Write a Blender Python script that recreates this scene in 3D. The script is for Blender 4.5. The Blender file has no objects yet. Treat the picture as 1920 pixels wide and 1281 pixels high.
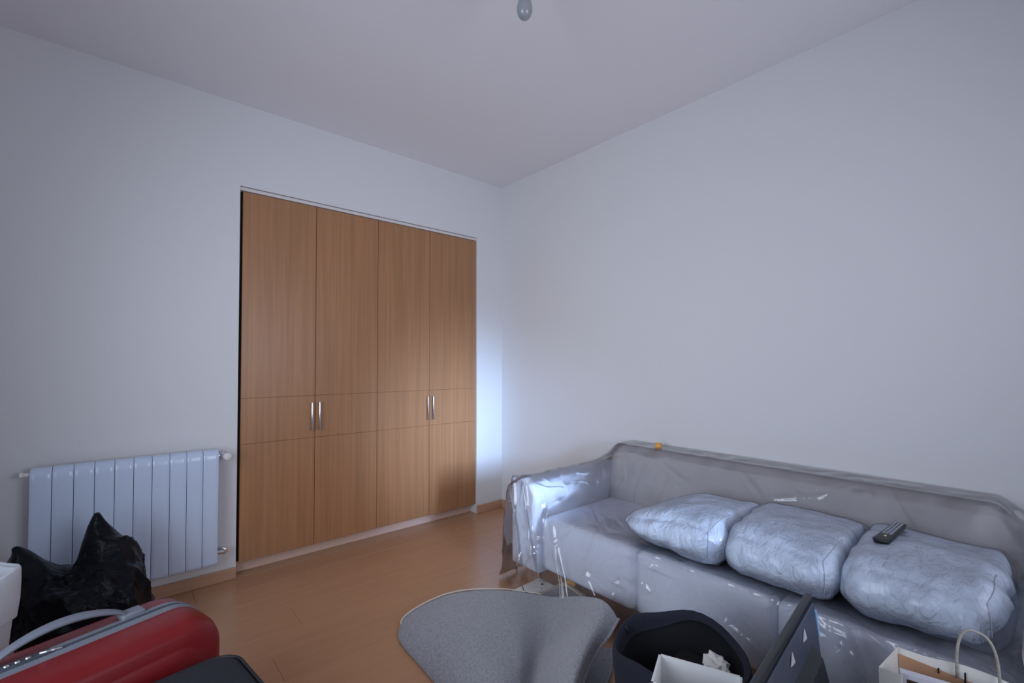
import bpy, bmesh, math, random
import numpy as np
from mathutils import Vector, Matrix, noise
random.seed(7)
R = math.radians
S = bpy.context.scene
col = S.collection

# ------------------------------------------------------------------ camera
cam_d = bpy.data.cameras.new('camera'); cam = bpy.data.objects.new('camera', cam_d); col.objects.link(cam)
cam_d.sensor_width = 36.0; cam_d.lens = 858.0/1920*36; cam_d.shift_y = 0.01121; cam_d.clip_start = 0.02
cam.location = (0, 0, 1.3)
cam.rotation_euler = (R(91.2), 0, R(49.1-90))
S.camera = cam

# ------------------------------------------------------------------ world, window daylight, exposure
W = bpy.data.worlds.new('world'); S.world = W; W.use_nodes = True
bg = W.node_tree.nodes['Background']; bg.inputs[0].default_value = (0.55, 0.72, 1.0, 1); bg.inputs[1].default_value = 1.0
def area(name, loc, target, sx, sy, power, color, spread=180):
    l = bpy.data.lights.new(name, 'AREA'); l.shape = 'RECTANGLE'; l.size = sx; l.size_y = sy
    l.energy = power; l.color = color; l.spread = R(spread)
    o = bpy.data.objects.new(name, l); col.objects.link(o); o.location = loc
    o.rotation_euler = (Vector(target)-Vector(loc)).to_track_quat('-Z', 'Y').to_euler()
    return o
area('window_daylight', (-0.93, 1.0, 1.45), (2.65, 2.45, 1.15), 1.25, 1.5, 16.5, (0.80, 0.88, 1.0), 108)
area('window_sky_beam', (1.25, -1.08, 1.35), (2.18, 3.2, 0.70), 0.35, 0.6, 6.0, (0.42, 0.63, 1.0), 25)
area('back_window_daylight', (1.3, -1.08, 1.5), (1.3, 2.0, 1.9), 1.2, 1.3, 10.5, (0.90, 0.90, 1.0), 120)
S.view_settings.view_transform = 'Standard'; S.view_settings.look = 'None'
S.view_settings.gamma = 1.0; S.view_settings.use_curve_mapping = False
S.view_settings.exposure = 0.12

# ------------------------------------------------------------------ materials
def mat(name, color, rough=0.6, metal=0.0, spec=0.5, var=0.0, vscale=(8, 8, 8), bump=0.0, bscale=(40, 40, 40), detail=4,
        coat=0.0, coat_rough=0.1, color2=None, sheen=0.0, distort=0.0):
    m = bpy.data.materials.new(name); m.use_nodes = True
    nt = m.node_tree; b = nt.nodes['Principled BSDF']
    b.inputs['Base Color'].default_value = (*color, 1); b.inputs['Roughness'].default_value = rough
    b.inputs['Metallic'].default_value = metal; b.inputs['Specular IOR Level'].default_value = spec
    b.inputs['Coat Weight'].default_value = coat; b.inputs['Coat Roughness'].default_value = coat_rough
    b.inputs['Sheen Weight'].default_value = sheen
    tc = nt.nodes.new('ShaderNodeTexCoord')
    def nz(scale, d=4, distortion=0.0):
        mp = nt.nodes.new('ShaderNodeMapping'); mp.inputs['Scale'].default_value = scale
        nt.links.new(tc.outputs['Object'], mp.inputs['Vector'])
        n = nt.nodes.new('ShaderNodeTexNoise'); n.inputs['Scale'].default_value = 1.0; n.inputs['Detail'].default_value = d
        n.inputs['Distortion'].default_value = distortion
        nt.links.new(mp.outputs[0], n.inputs['Vector']); return n
    if var > 0 or color2:
        n = nz(vscale, 5); cr = nt.nodes.new('ShaderNodeValToRGB')
        c2 = color2 or tuple(c*(1-var) for c in color); c1 = color if color2 else tuple(min(1, c*(1+var)) for c in color)
        cr.color_ramp.elements[0].position = 0.3; cr.color_ramp.elements[0].color = (*c2, 1)
        cr.color_ramp.elements[1].position = 0.7; cr.color_ramp.elements[1].color = (*c1, 1)
        nt.links.new(n.outputs['Fac'], cr.inputs[0]); nt.links.new(cr.outputs[0], b.inputs['Base Color'])
    if bump > 0:
        n = nz(bscale, detail, distort); bp = nt.nodes.new('ShaderNodeBump'); bp.inputs['Strength'].default_value = 1.0
        bp.inputs['Distance'].default_value = bump
        nt.links.new(n.outputs['Fac'], bp.inputs['Height']); nt.links.new(bp.outputs[0], b.inputs['Normal'])
        if coat > 0: nt.links.new(bp.outputs[0], b.inputs['Coat Normal'])
    return m

def film_mat(name, tint, haze, rough, bdist, bscale, gloss=1.0):
    """thin clear polythene: see-through, a little milky, glossy with crinkles"""
    m = bpy.data.materials.new(name); m.use_nodes = True; nt = m.node_tree; nt.nodes.clear()
    out = nt.nodes.new('ShaderNodeOutputMaterial'); tr = nt.nodes.new('ShaderNodeBsdfTransparent')
    tr.inputs[0].default_value = (0.985, 0.985, 0.99, 1)
    df = nt.nodes.new('ShaderNodeBsdfDiffuse'); df.inputs[0].default_value = (*tint, 1)
    tl = nt.nodes.new('ShaderNodeBsdfTranslucent'); tl.inputs[0].default_value = (*tint, 1)
    ad = nt.nodes.new('ShaderNodeMixShader'); ad.inputs[0].default_value = 0.35
    nt.links.new(df.outputs[0], ad.inputs[1]); nt.links.new(tl.outputs[0], ad.inputs[2])
    gl = nt.nodes.new('ShaderNodeBsdfGlossy'); gl.inputs['Roughness'].default_value = rough
    fr = nt.nodes.new('ShaderNodeFresnel'); fr.inputs['IOR'].default_value = 1.5
    tc = nt.nodes.new('ShaderNodeTexCoord'); mp = nt.nodes.new('ShaderNodeMapping'); mp.inputs['Scale'].default_value = bscale
    n = nt.nodes.new('ShaderNodeTexNoise'); n.noise_type = 'RIDGED_MULTIFRACTAL'; n.inputs['Scale'].default_value = 1.0; n.inputs['Detail'].default_value = 2
    bp = nt.nodes.new('ShaderNodeBump'); bp.inputs['Strength'].default_value = 1.0; bp.inputs['Distance'].default_value = bdist
    nt.links.new(tc.outputs['Object'], mp.inputs[0]); nt.links.new(mp.outputs[0], n.inputs['Vector'])
    nt.links.new(n.outputs['Fac'], bp.inputs['Height'])
    nt.links.new(bp.outputs[0], gl.inputs['Normal']); nt.links.new(bp.outputs[0], fr.inputs['Normal'])
    m1 = nt.nodes.new('ShaderNodeMixShader'); m1.inputs[0].default_value = haze
    nt.links.new(tr.outputs[0], m1.inputs[1]); nt.links.new(ad.outputs[0], m1.inputs[2])
    mu = nt.nodes.new('ShaderNodeMath'); mu.operation = 'MULTIPLY'; mu.inputs[1].default_value = gloss; mu.use_clamp = True
    nt.links.new(fr.outputs[0], mu.inputs[0])
    m2 = nt.nodes.new('ShaderNodeMixShader'); nt.links.new(mu.outputs[0], m2.inputs[0])
    nt.links.new(m1.outputs[0], m2.inputs[1]); nt.links.new(gl.outputs[0], m2.inputs[2])
    nt.links.new(m2.outputs[0], out.inputs['Surface'])
    return m

M = dict(
    wall=mat('white_plaster', (0.74, 0.74, 0.76), 0.9, spec=0.2, bump=0.0006, bscale=(60, 60, 60)),
    ceiling=mat('ceiling_paint', (0.84, 0.82, 0.86), 0.95, spec=0.1, bump=0.0004, bscale=(50, 50, 50)),
    floor=mat('orange_laminate', (0.50, 0.265, 0.145), 0.30, spec=0.7, var=0.06, vscale=(1.6, 22, 10)),
    floor2=mat('orange_laminate_pale', (0.51, 0.27, 0.15), 0.30, spec=0.7, var=0.06, vscale=(1.6, 22, 10)),
    subfloor=mat('joint_brown', (0.34, 0.17, 0.09), 0.8),
    skirting=mat('skirting_wood', (0.52, 0.30, 0.19), 0.5, var=0.08, vscale=(3, 3, 40)),
    veneer=mat('beech_veneer', (0.38, 0.185, 0.085), 0.36, spec=0.5, var=0.13, vscale=(55, 30, 1.3)),
    dark=mat('gap_shade_black', (0.02, 0.017, 0.014), 0.8),  # near-black colour stands in for the shade inside gaps
    rail=mat('pale_rail', (0.72, 0.68, 0.68), 0.45),
    plinth=mat('pale_plinth', (0.74, 0.52, 0.42), 0.5),
    chrome=mat('brushed_chrome', (0.78, 0.79, 0.80), 0.22, metal=1.0),
    radiator=mat('radiator_enamel', (0.60, 0.70, 0.88), 0.22, spec=0.6),
    plastic_white=mat('white_plastic', (0.78, 0.77, 0.74), 0.4),
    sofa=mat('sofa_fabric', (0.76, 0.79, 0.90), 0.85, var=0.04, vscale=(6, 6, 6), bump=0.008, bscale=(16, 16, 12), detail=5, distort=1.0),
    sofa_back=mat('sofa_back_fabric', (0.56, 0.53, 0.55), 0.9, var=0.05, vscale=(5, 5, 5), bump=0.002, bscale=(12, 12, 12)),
    cushion=mat('white_crinkled_cotton', (0.75, 0.83, 0.98), 0.62, var=0.04, vscale=(9, 9, 9), bump=0.018, bscale=(26, 26, 17), detail=8, distort=1.6),
    piping=mat('cushion_piping', (0.62, 0.64, 0.70), 0.7),
    rug=mat('grey_wool', (0.40, 0.395, 0.43), 0.95, spec=0.1, color2=(0.26, 0.26, 0.285), vscale=(110, 110, 110), bump=0.004, bscale=(150, 150, 150), sheen=0.3),
    rug_edge=mat('rug_binding', (0.62, 0.56, 0.50), 0.9, bump=0.002, bscale=(200, 200, 200)),
    rug_back=mat('rug_backing', (0.30, 0.30, 0.31), 0.95),
    bin=mat('black_polythene', (0.003, 0.004, 0.007), 0.28, spec=0.16, bump=0.008, bscale=(13, 13, 16), detail=5, distort=2.0),
    white_bag=mat('white_woven_plastic', (0.66, 0.68, 0.72), 0.55, bump=0.004, bscale=(14, 14, 9), distort=1.0),
    red=mat('red_polypropylene', (0.21, 0.009, 0.012), 0.36, spec=0.35, bump=0.0003, bscale=(400, 400, 400)),
    red_pale=mat('red_brushed_face', (0.52, 0.025, 0.03), 0.32, spec=0.5),
    grey_trim=mat('grey_zip_tape', (0.20, 0.22, 0.26), 0.6, bump=0.001, bscale=(120, 120, 120)),
    grey_dark=mat('dark_zip', (0.055, 0.065, 0.085), 0.6),
    handle_grey=mat('grey_rubber', (0.19, 0.205, 0.25), 0.55),
    black_fabric=mat('black_nylon', (0.011, 0.014, 0.022), 0.75, bump=0.001, bscale=(160, 160, 160)),
    navy=mat('navy_black_felt', (0.012, 0.014, 0.028), 0.9, bump=0.002, bscale=(60, 60, 60)),
    blackcloth=mat('black_felt', (0.006, 0.006, 0.009), 0.95),
    card=mat('white_card', (0.78, 0.78, 0.78), 0.6),
    card_edge=mat('card_edge', (0.30, 0.26, 0.22), 0.8),
    paper=mat('white_paper', (0.80, 0.77, 0.72), 0.7, bump=0.001, bscale=(20, 20, 20)),
    kraft=mat('kraft_paper', (0.60, 0.33, 0.19), 0.8),
    kraft_dark=mat('dark_brown_paper', (0.14, 0.085, 0.06), 0.8, var=0.2, vscale=(9, 9, 9)),
    ink=mat('black_ink', (0.012, 0.012, 0.016), 0.6),
    frame_cream=mat('cream_frame', (0.66, 0.56, 0.47), 0.5),
    frame_white=mat('white_frame', (0.66, 0.66, 0.74), 0.45),
    grey_panel=mat('grey_panel', (0.34, 0.32, 0.34), 0.5),
    black_plastic=mat('black_plastic', (0.012, 0.013, 0.017), 0.32, spec=0.5),
    slate_plastic=mat('slate_plastic', (0.055, 0.066, 0.10), 0.35, spec=0.5),
    silver=mat('silver_foil', (0.85, 0.87, 0.90), 0.3, metal=0.4),
    bluereflect=mat('pale_blue_reflection', (0.25, 0.55, 0.85), 0.15),  # colour of a painted light reflection, not of a part
    grey_btn=mat('grey_buttons', (0.42, 0.45, 0.50), 0.5),
    cord=mat('twisted_cord', (0.50, 0.46, 0.40), 0.7, var=0.2, vscale=(40, 40, 300)),
    cyan=mat('cyan_plastic', (0.0, 0.36, 0.60), 0.4),
    pinkish=mat('dusty_pink_cover', (0.46, 0.36, 0.36), 0.6),
    orange=mat('orange_tape', (0.72, 0.33, 0.07), 0.6),
    bulb=mat('opal_glass', (0.30, 0.32, 0.35), 0.25, coat=0.5),
    sheet=film_mat('clear_polythene', (0.72, 0.70, 0.70), 0.09, 0.09, 0.010, (7, 9, 6), 1.5),
    wrap=film_mat('cushion_film', (0.8, 0.84, 0.92), 0.02, 0.12, 0.007, (16, 16, 12), 0.6),
)

# ------------------------------------------------------------------ helpers
def tag(o, label=None, cat=None, group=None, kind=None):
    if label: o['label'] = label
    if cat: o['category'] = cat
    if group: o['group'] = group
    if kind: o['kind'] = kind
    return o
def empty(name, loc=(0, 0, 0), rz=0, **k):
    o = bpy.data.objects.new(name, None); col.objects.link(o); o.location = loc; o.rotation_euler = (0, 0, rz)
    o.empty_display_size = 0.05
    return tag(o, **k)
def obj(name, bm, m, parent=None, smooth=True, sub=0, angle=None):
    me = bpy.data.meshes.new(name); bm.normal_update(); bm.to_mesh(me); bm.free()
    ms = m if isinstance(m, (list, tuple)) else [m]
    for x in ms: me.materials.append(x)
    if smooth:
        me.polygons.foreach_set('use_smooth', [True]*len(me.polygons))
        if angle: me.set_sharp_from_angle(angle=R(angle))
    o = bpy.data.objects.new(name, me); col.objects.link(o)
    if parent: o.parent = parent
    if sub:
        s = o.modifiers.new('s', 'SUBSURF'); s.levels = s.render_levels = sub
    return o
def box(bm, a, b, bev=0.0, seg=2, mi=0):
    """axis aligned box from corner a to corner b"""
    t = bmesh.new()
    bmesh.ops.create_cube(t, size=1.0)
    for v in t.verts: v.co = Vector([(a[i]+b[i])/2 + v.co[i]*(b[i]-a[i]) for i in range(3)])
    if bev > 0: bmesh.ops.bevel(t, geom=t.edges[:], offset=bev, segments=seg, profile=0.5, affect='EDGES')
    return merge(bm, t, mi)
def merge(bm, t, mi=0, mx=None):
    t.verts.index_update(); vs = [bm.verts.new(mx @ v.co if mx else v.co) for v in t.verts]
    for f in t.faces:
        try: nf = bm.faces.new([vs[v.index] for v in f.verts]); nf.material_index = mi
        except ValueError: pass
    t.free(); return vs
def tube(bm, pts, r, n=10, closed=False, mi=0, cap=True):
    pts = [Vector(p) for p in pts]; N = len(pts); rings = []
    rr = r if isinstance(r, (list, tuple)) else [r]*N
    up = Vector((0, 0, 1)); prev = None
    for i, p in enumerate(pts):
        if closed: t = pts[(i+1) % N]-pts[i-1]
        else: t = pts[min(i+1, N-1)]-pts[max(i-1, 0)]
        t.normalize()
        if prev is None:
            a = t.cross(up)
            if a.length < 1e-3: a = t.cross(Vector((1, 0, 0)))
        else: a = prev-t*prev.dot(t)
        a.normalize(); prev = a; b = t.cross(a)
        rings.append([bm.verts.new(p+(a*math.cos(k*2*math.pi/n)+b*math.sin(k*2*math.pi/n))*rr[i]) for k in range(n)])
    for i in range(N if closed else N-1):
        A, B = rings[i], rings[(i+1) % N]
        for k in range(n):
            f = bm.faces.new([A[k], A[(k+1) % n], B[(k+1) % n], B[k]]); f.material_index = mi
    if cap and not closed:
        bm.faces.new(rings[0][::-1]).material_index = mi; bm.faces.new(rings[-1]).material_index = mi
def lathe(bm, prof, n=32, c=(0, 0, 0), mx=None, mi=0):
    rings = []
    for r, z in prof:
        if r < 1e-6: rings.append([bm.verts.new((mx or Matrix()) @ Vector((0, 0, z)) + Vector(c))])
        else: rings.append([bm.verts.new((mx or Matrix()) @ Vector((r*math.cos(k*2*math.pi/n), r*math.sin(k*2*math.pi/n), z)) + Vector(c)) for k in range(n)])
    for A, B in zip(rings, rings[1:]):
        for k in range(n):
            a = [A[k % len(A)], A[(k+1) % n % len(A)], B[(k+1) % n % len(B)], B[k % len(B)]]
            u = []
            for v in a:
                if v not in u: u.append(v)
            if len(u) > 2: bm.faces.new(u).material_index = mi
def grid(bm, P, mi=0, closed_u=False):
    """P[j][i] points"""
    V = [[bm.verts.new(p) for p in row] for row in P]
    for j in range(len(V)-1):
        n = len(V[j])
        for i in range(n if closed_u else n-1):
            bm.faces.new([V[j][i], V[j][(i+1) % n], V[j+1][(i+1) % n], V[j+1][i]]).material_index = mi
    return V
def extrude_poly(bm, pts, z0, z1, mi=0):
    a = [bm.verts.new((x, y, z0)) for x, y in pts]; b = [bm.verts.new((x, y, z1)) for x, y in pts]
    n = len(pts)
    bm.faces.new(a[::-1]).material_index = mi; bm.faces.new(b).material_index = mi
    for i in range(n): bm.faces.new([a[i], a[(i+1) % n], b[(i+1) % n], b[i]]).material_index = mi
def spow(x, e): return math.copysign(abs(x)**e, x)
def nz(p, s=1.0, o=0.0): return noise.noise(Vector((p[0]*s+o, p[1]*s+o*1.7, p[2]*s-o)))
def catmull(P, t):
    n = len(P)-1; t = max(0, min(0.99999, t))*n; i = int(t); f = t-i
    p = [P[max(0, min(n, i+k))] for k in (-1, 0, 1, 2)]
    return 0.5*((2*p[1]) + (p[2]-p[0])*f + (2*p[0]-5*p[1]+4*p[2]-p[3])*f*f + (3*p[1]-p[0]-3*p[2]+p[3])*f**3)

# ------------------------------------------------------------------ room shell
X0, X1, Y0, Y1, ZC = -0.90, 2.65, -1.05, 3.20, 2.895
OX0, OX1, OZ = 0.565, 2.368, 2.388            # wardrobe niche in the closet wall
def struct(name, bm, m, parent=None, smooth=False):
    o = obj(name, bm, m, parent, smooth)
    if not parent: o['kind'] = 'structure'
    return o
b = bmesh.new(); box(b, (X0-.1, Y0-.1, -.12), (X1+.1, Y1+.8, -.012)); floor = struct('floor', b, M['subfloor'])
# laminate boards, each its own piece
PW, PL = 0.193, 1.285
b = bmesh.new(); box(b, (0.0004, 0.0004, -.012), (PL-.0004, PW-.0004, 0), .0006, 1)
pm = {}
r = 0; y = Y0
while y < Y1+.35:
    x = X0 - (r*0.43 % 1.0)*PL
    while x < X1:
        xa, xb = max(x, X0), min(x+PL, X1)
        if xb-xa > .02:
            key = round(xb-xa, 3)
            ka = (key, random.random() > .55)
            if ka not in pm:
                t = bmesh.new(); box(t, (0.0004, 0.0004, -.012), (key-.0004, PW-.0004, 0), .0006, 1)
                o = obj('board', t, M['floor2'] if ka[1] else M['floor'], floor, False); pm[ka] = o.data
            else:
                o = bpy.data.objects.new('board', pm[ka]); col.objects.link(o); o.parent = floor
            o.location = (xa, y, 0)
        x += PL
    y += PW; r += 1
b.free()
b = bmesh.new(); box(b, (X0-.1, Y0-.1, ZC), (X1+.1, Y1+.1, ZC+.1)); struct('ceiling', b, M['ceiling'])
b = bmesh.new()
box(b, (X0-.1, Y1, 0), (OX0, Y1+.1, ZC)); box(b, (OX1, Y1, 0), (X1+.1, Y1+.1, ZC)); box(b, (OX0, Y1, OZ), (OX1, Y1+.1, ZC))
struct('wall_left', b, M['wall'])
b = bmesh.new(); box(b, (X1, Y0-.1, 0), (X1+.1, Y1, ZC)); struct('wall_right', b, M['wall'])
# wall with the window that lights the room (left of and behind the camera)
WY0, WY1, WZ0, WZ1 = 0.45, 1.85, 0.65, 2.25
b = bmesh.new()
box(b, (X0-.1, Y0-.1, 0), (X0, WY0, ZC)); box(b, (X0-.1, WY1, 0), (X0, Y1, ZC))
box(b, (X0-.1, WY0, 0), (X0, WY1, WZ0)); box(b, (X0-.1, WY0, WZ1), (X0, WY1, ZC)); struct('wall_front', b, M['wall'])
b = bmesh.new()
box(b, (X0, Y0-.1, 0), (.65, Y0, ZC)); box(b, (1.95, Y0-.1, 0), (X1, Y0, ZC)); box(b, (.65, Y0-.1, 0), (1.95, Y0, .8)); box(b, (.65, Y0-.1, 2.2), (1.95, Y0, ZC))
struct('wall_back', b, M['wall'])
b = bmesh.new()
for y in (WY0, (WY0+WY1)/2-.03, WY1-.06): box(b, (X0-.07, y, WZ0), (X0-.02, y+.06, WZ1), .004)
for z in (WZ0, WZ1-.06): box(b, (X0-.07, WY0, z), (X0-.02, WY1, z+.06), .004)
struct('window_1', b, M['plastic_white'])
b = bmesh.new()
for x in (.65, 1.27, 1.89): box(b, (x, Y0-.07, .8), (x+.06, Y0-.02, 2.2), .004)
for z in (.8, 2.14): box(b, (.65, Y0-.07, z), (1.95, Y0-.02, z+.06), .004)
struct('window_2', b, M['plastic_white'])
def skirt(name, a, c): t = bmesh.new(); box(t, a, c, .004, 2); struct(name, t, M['skirting'])
skirt('baseboard_left', (X0, Y1-.014, 0), (OX0, Y1, .07))
skirt('baseboard_corner', (OX1, Y1-.014, 0), (X1, Y1, .07))
skirt('baseboard_right', (X1-.014, Y0, 0), (X1, Y1-.014, .07))

# ------------------------------------------------------------------ built-in wardrobe
wd = empty('built_in_wardrobe', (OX0, Y1, 0), label='wall-wide built-in wardrobe with four tall brown wood-veneer doors', cat='wardrobe')
def L(x, y, z): return (x-OX0, y-Y1, z)
b = bmesh.new()
box(b, L(OX0, Y1+.62, 0), L(OX1, Y1+.64, OZ)); box(b, L(OX0-.02, Y1+.1, 0), L(OX0, Y1+.64, OZ)); box(b, L(OX1, Y1+.1, 0), L(OX1+.02, Y1+.64, OZ))
box(b, L(OX0, Y1+.1, OZ), L(OX1, Y1+.64, OZ+.02))
box(b, L(OX0, Y1+.045, .0), L(OX0+.004, Y1+.1, OZ)); box(b, L(OX0, Y1+.045, .082), L(OX1, Y1+.05, OZ))
obj('carcass', b, M['dark'], wd, False)  # shadow gap beside the doors is put into the near-black colour
b = bmesh.new(); box(b, L(OX0, Y1+.008, OZ-.024), L(OX1, Y1+.045, OZ-.004), .002); obj('top_rail', b, M['rail'], wd, False)
b = bmesh.new(); box(b, L(OX0+.001, Y1+.085, 0.0), L(OX1-.001, Y1+.099, .10), .002)
obj('plinth', b, M['plinth'], wd, False)
DX = [OX0+.017, 1.023, 1.466, 1.907, OX1-.004]
dz = [.082, .797, 1.079, OZ-.028]
for i in range(4):
    xa, xb = DX[i]+.0015, DX[i+1]-.0015
    d = bmesh.new(); box(d, (xa-OX0, .019, dz[0]), (xb-OX0, .036, dz[3])); d = obj('door', d, M['veneer'], wd, False)
    for k in range(3):
        t = bmesh.new(); box(t, (xa-OX0, .012, dz[k]+(.0012 if k else 0)), (xb-OX0, .0195, dz[k+1]-.0012), .0008, 1)
        obj('panel', t, M['veneer'], d, False)
    hx = (xb-.024 if i % 2 == 0 else xa+.022)-OX0
    t = bmesh.new(); z0, z1 = .845, 1.035
    box(t, (hx-.0055, -.018, z0), (hx+.0055, -.011, z1), .002, 2)
    for zz in (z0+.012, z1-.012): tube(t, [(hx, -.012, zz), (hx, .013, zz)], .004, 10)
    obj('handle', t, M['chrome'], d)

# ------------------------------------------------------------------ radiator
rad = empty('radiator', (-.296, 3.15, .147), label='white ten-section panel radiator on the wall left of the wardrobe', cat='radiator')
SW = .0751
t = bmesh.new()
prof = [(0, .652), (-.008, .6525), (-.045, .650), (-.062, .640), (-.0685, .622), (-.070, .60), (-.070, .02), (-.066, .004), (-.058, .0), (0, 0)]
va = []
NX = 9
for i in range(NX):
    u = i/(NX-1); x = .0012+u*(SW-.0024); e = min(u, 1-u)*2; inset = .004*(1-min(1, e*3.5))**2
    va.append([t.verts.new((x, p[0]+(inset if p[0] < -.05 else 0), p[1])) for p in prof])
for i in range(NX-1):
    for k in range(len(prof)-1): t.faces.new([va[i][k], va[i+1][k], va[i+1][k+1], va[i][k+1]])
t.faces.new(va[0]); t.faces.new(va[-1][::-1])
sec = obj('section', t, M['radiator'], rad, True, angle=50)
for i in range(1, 10):
    o = sec.copy(); col.objects.link(o); o.parent = rad; o.location = (i*SW, 0, 0)
t = bmesh.new(); box(t, (0.002, -.02, .03), (.749, -.004, .62)); obj('shade_filler', t, M['dark'], rad, False)  # near-black slab paints the shade between the sections
for x in (.12, .62):
    for z in (.06, .56):
        t = bmesh.new(); box(t, (x, 0, z), (x+.03, .05, z+.03), .002); obj('wall_bracket', t, M['plastic_white'], rad, False)
# left vent cap and right valves
t = bmesh.new(); tube(t, [(-.022, -.035, .625), (0.0, -.035, .625)], .011, 14); tube(t, [(-.034, -.035, .625), (-.022, -.035, .625)], .015, 12)
obj('air_vent', t, M['plastic_white'], rad, angle=40)
t = bmesh.new()
tube(t, [(.751, -.035, .615), (.772, -.035, .615)], .013, 14); tube(t, [(.766, -.035, .615), (.772, -.035, .628), (.785, -.03, .622), (.788, .0, .61), (.788, .05, .60)], .012, 14)
tube(t, [(.772, -.035, .615), (.782, -.060, .615)], .019, 16)
v = obj('thermostat_valve', t, M['chrome'], rad, angle=50)
t = bmesh.new(); tube(t, [(.782, -.058, .613), (.786, -.064, .613), (.792, -.092, .612), (.793, -.096, .612)], [.014, .0195, .021, .017], 20); obj('knob', t, M['plastic_white'], v, angle=50)
t = bmesh.new(); tube(t, [(.751, -.035, .06), (.785, -.040, .06)], .012, 14); tube(t, [(.775, -.035, .083), (.789, -.036, .073), (.792, -.036, .058), (.782, -.036, .044)], [.008, .0135, .0135, .006], 12)
tube(t, [(.785, -.035, .06), (.785, .05, .05)], .010, 12)
obj('lockshield_valve', t, M['chrome'], rad, angle=50)

# ------------------------------------------------------------------ ceiling bulb
bl = empty('pendant_bulb', (1.15, 1.255, ZC), label='bare opal light bulb hanging from the ceiling on a short cord', cat='light bulb')
t = bmesh.new(); lathe(t, [(0, 0), (.045, 0), (.045, -.012), (.035, -.028), (.008, -.034), (0, -.034)], 28); obj('ceiling_rose', t, M['plastic_white'], bl, angle=40)
t = bmesh.new(); tube(t, [(0, 0, -.03), (0, 0, -.16)], .003, 8); obj('cord', t, M['plastic_white'], bl)
t = bmesh.new(); lathe(t, [(0, -.15), (.014, -.15), (.019, -.165), (.019, -.20), (.0, -.20)], 24); obj('lamp_holder', t, M['plastic_white'], bl, angle=40)
t = bmesh.new(); lathe(t, [(.013, -.196), (.015, -.205), (.020, -.220), (.026, -.235), (.030, -.255), (.0295, -.268), (.026, -.281), (.019, -.291), (.010, -.297), (0, -.299)], 32); obj('bulb', t, M['bulb'], bl)

# ------------------------------------------------------------------ sofa
SY0, SY1, SXF, SXB = -.19, 2.08, 1.80, 2.63
sofa = empty('sofa', (2.2, .95, 0), label='long pale three-seat sofa under clear plastic sheeting along the right wall', cat='sofa')
def sl(v): return Vector(v)-Vector((2.2, .95, 0))
def soft(bm, a, c, rad=.05, n=10, puff=0.0, lean=0.0):
    """rounded upholstered block"""
    t = bmesh.new(); bmesh.ops.create_cube(t, size=2.0)
    bmesh.ops.subdivide_edges(t, edges=t.edges[:], cuts=n, use_grid_fill=True)
    h = [(c[i]-a[i])/2 for i in range(3)]; m = [(c[i]+a[i])/2 for i in range(3)]
    for v in t.verts:
        p = Vector([v.co[i]*h[i] for i in range(3)])
        q = Vector([max(-(h[i]-rad), min(h[i]-rad, p[i])) for i in range(3)])
        # spread samples into the rounded rim
        d = p-q
        if d.length > 1e-6: d = d.normalized()*rad
        w = (1-(v.co[0])**2)*(1-(v.co[1])**2)
        w2 = (1-(v.co[1])**2)*(1-(v.co[2])**2)
        p = q+d
        if v.co[2] > .9: p.z += puff*w
        if v.co[0] < -.9: p.x -= puff*w2*.35
        p.x += lean*(p.z/h[2])
        v.co = sl(Vector([p[i]+m[i] for i in range(3)]))
    merge(bm, t)
t = bmesh.new(); soft(t, (SXF+.09, SY0+.03, .11), (SXB-.02, SY1-.03, .25), .02, 14); obj('base', t, M['sofa'], sofa)
SEATS = [(.035, .655), (.655, 1.255), (1.255, 1.875)]
for ya, yb in SEATS:
    t = bmesh.new(); soft(t, (SXF+.035, ya+.002, .13), (2.50, yb-.002, .425), .035, 14, .012); obj('seat', t, M['sofa'], sofa)
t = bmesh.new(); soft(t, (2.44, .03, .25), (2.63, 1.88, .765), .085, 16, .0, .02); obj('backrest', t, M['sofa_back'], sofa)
def arm_profile(y0, y1, zt, out):
    """roll arm section in the YZ plane"""
    w = y1-y0; P = []
    for k in range(25):
        a = math.pi*(k/24)
        P.append(((y0+y1)/2+math.cos(a)*w*.5, zt-.115+math.sin(a)*.115))
    return [(y1-.012, .11), (y1-.012, zt-.20)]+P+[(y0+.012, zt-.20), (y0+.012, .11)]
for (y0, y1, zt) in ((1.86, 2.09, .625), (-.20, .045, .635)):
    t = bmesh.new(); P = arm_profile(y0, y1, zt, 0); cy, cz = (y0+y1)/2, (zt+.11)/2
    rows = []
    for (x, s) in ((SXF-.01, .0), (SXF-.012, .6), (SXF-.008, .86), (SXF+.002, .95), (SXF+.02, .99), (SXF+.045, 1), (2.2, 1), (2.60, 1), (2.635, .97)):
        rows.append([sl((x, cy+(p[0]-cy)*s, cz+(p[1]-cz)*s)) for p in P])
    grid(t, rows, closed_u=True); obj('arm', t, M['sofa'], sofa, angle=60)
for (x, y) in ((SXF+.16, SY1-.07), (SXF+.16, SY0+.07), (2.55, SY1-.07), (2.55, SY0+.07)):
    t = bmesh.new(); lathe(t, [(0, .13), (.022, .13), (.026, .06), (.018, 0), (0, 0)], 16, sl((x, y, 0))); obj('foot', t, M['chrome'], sofa, angle=40)

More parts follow.
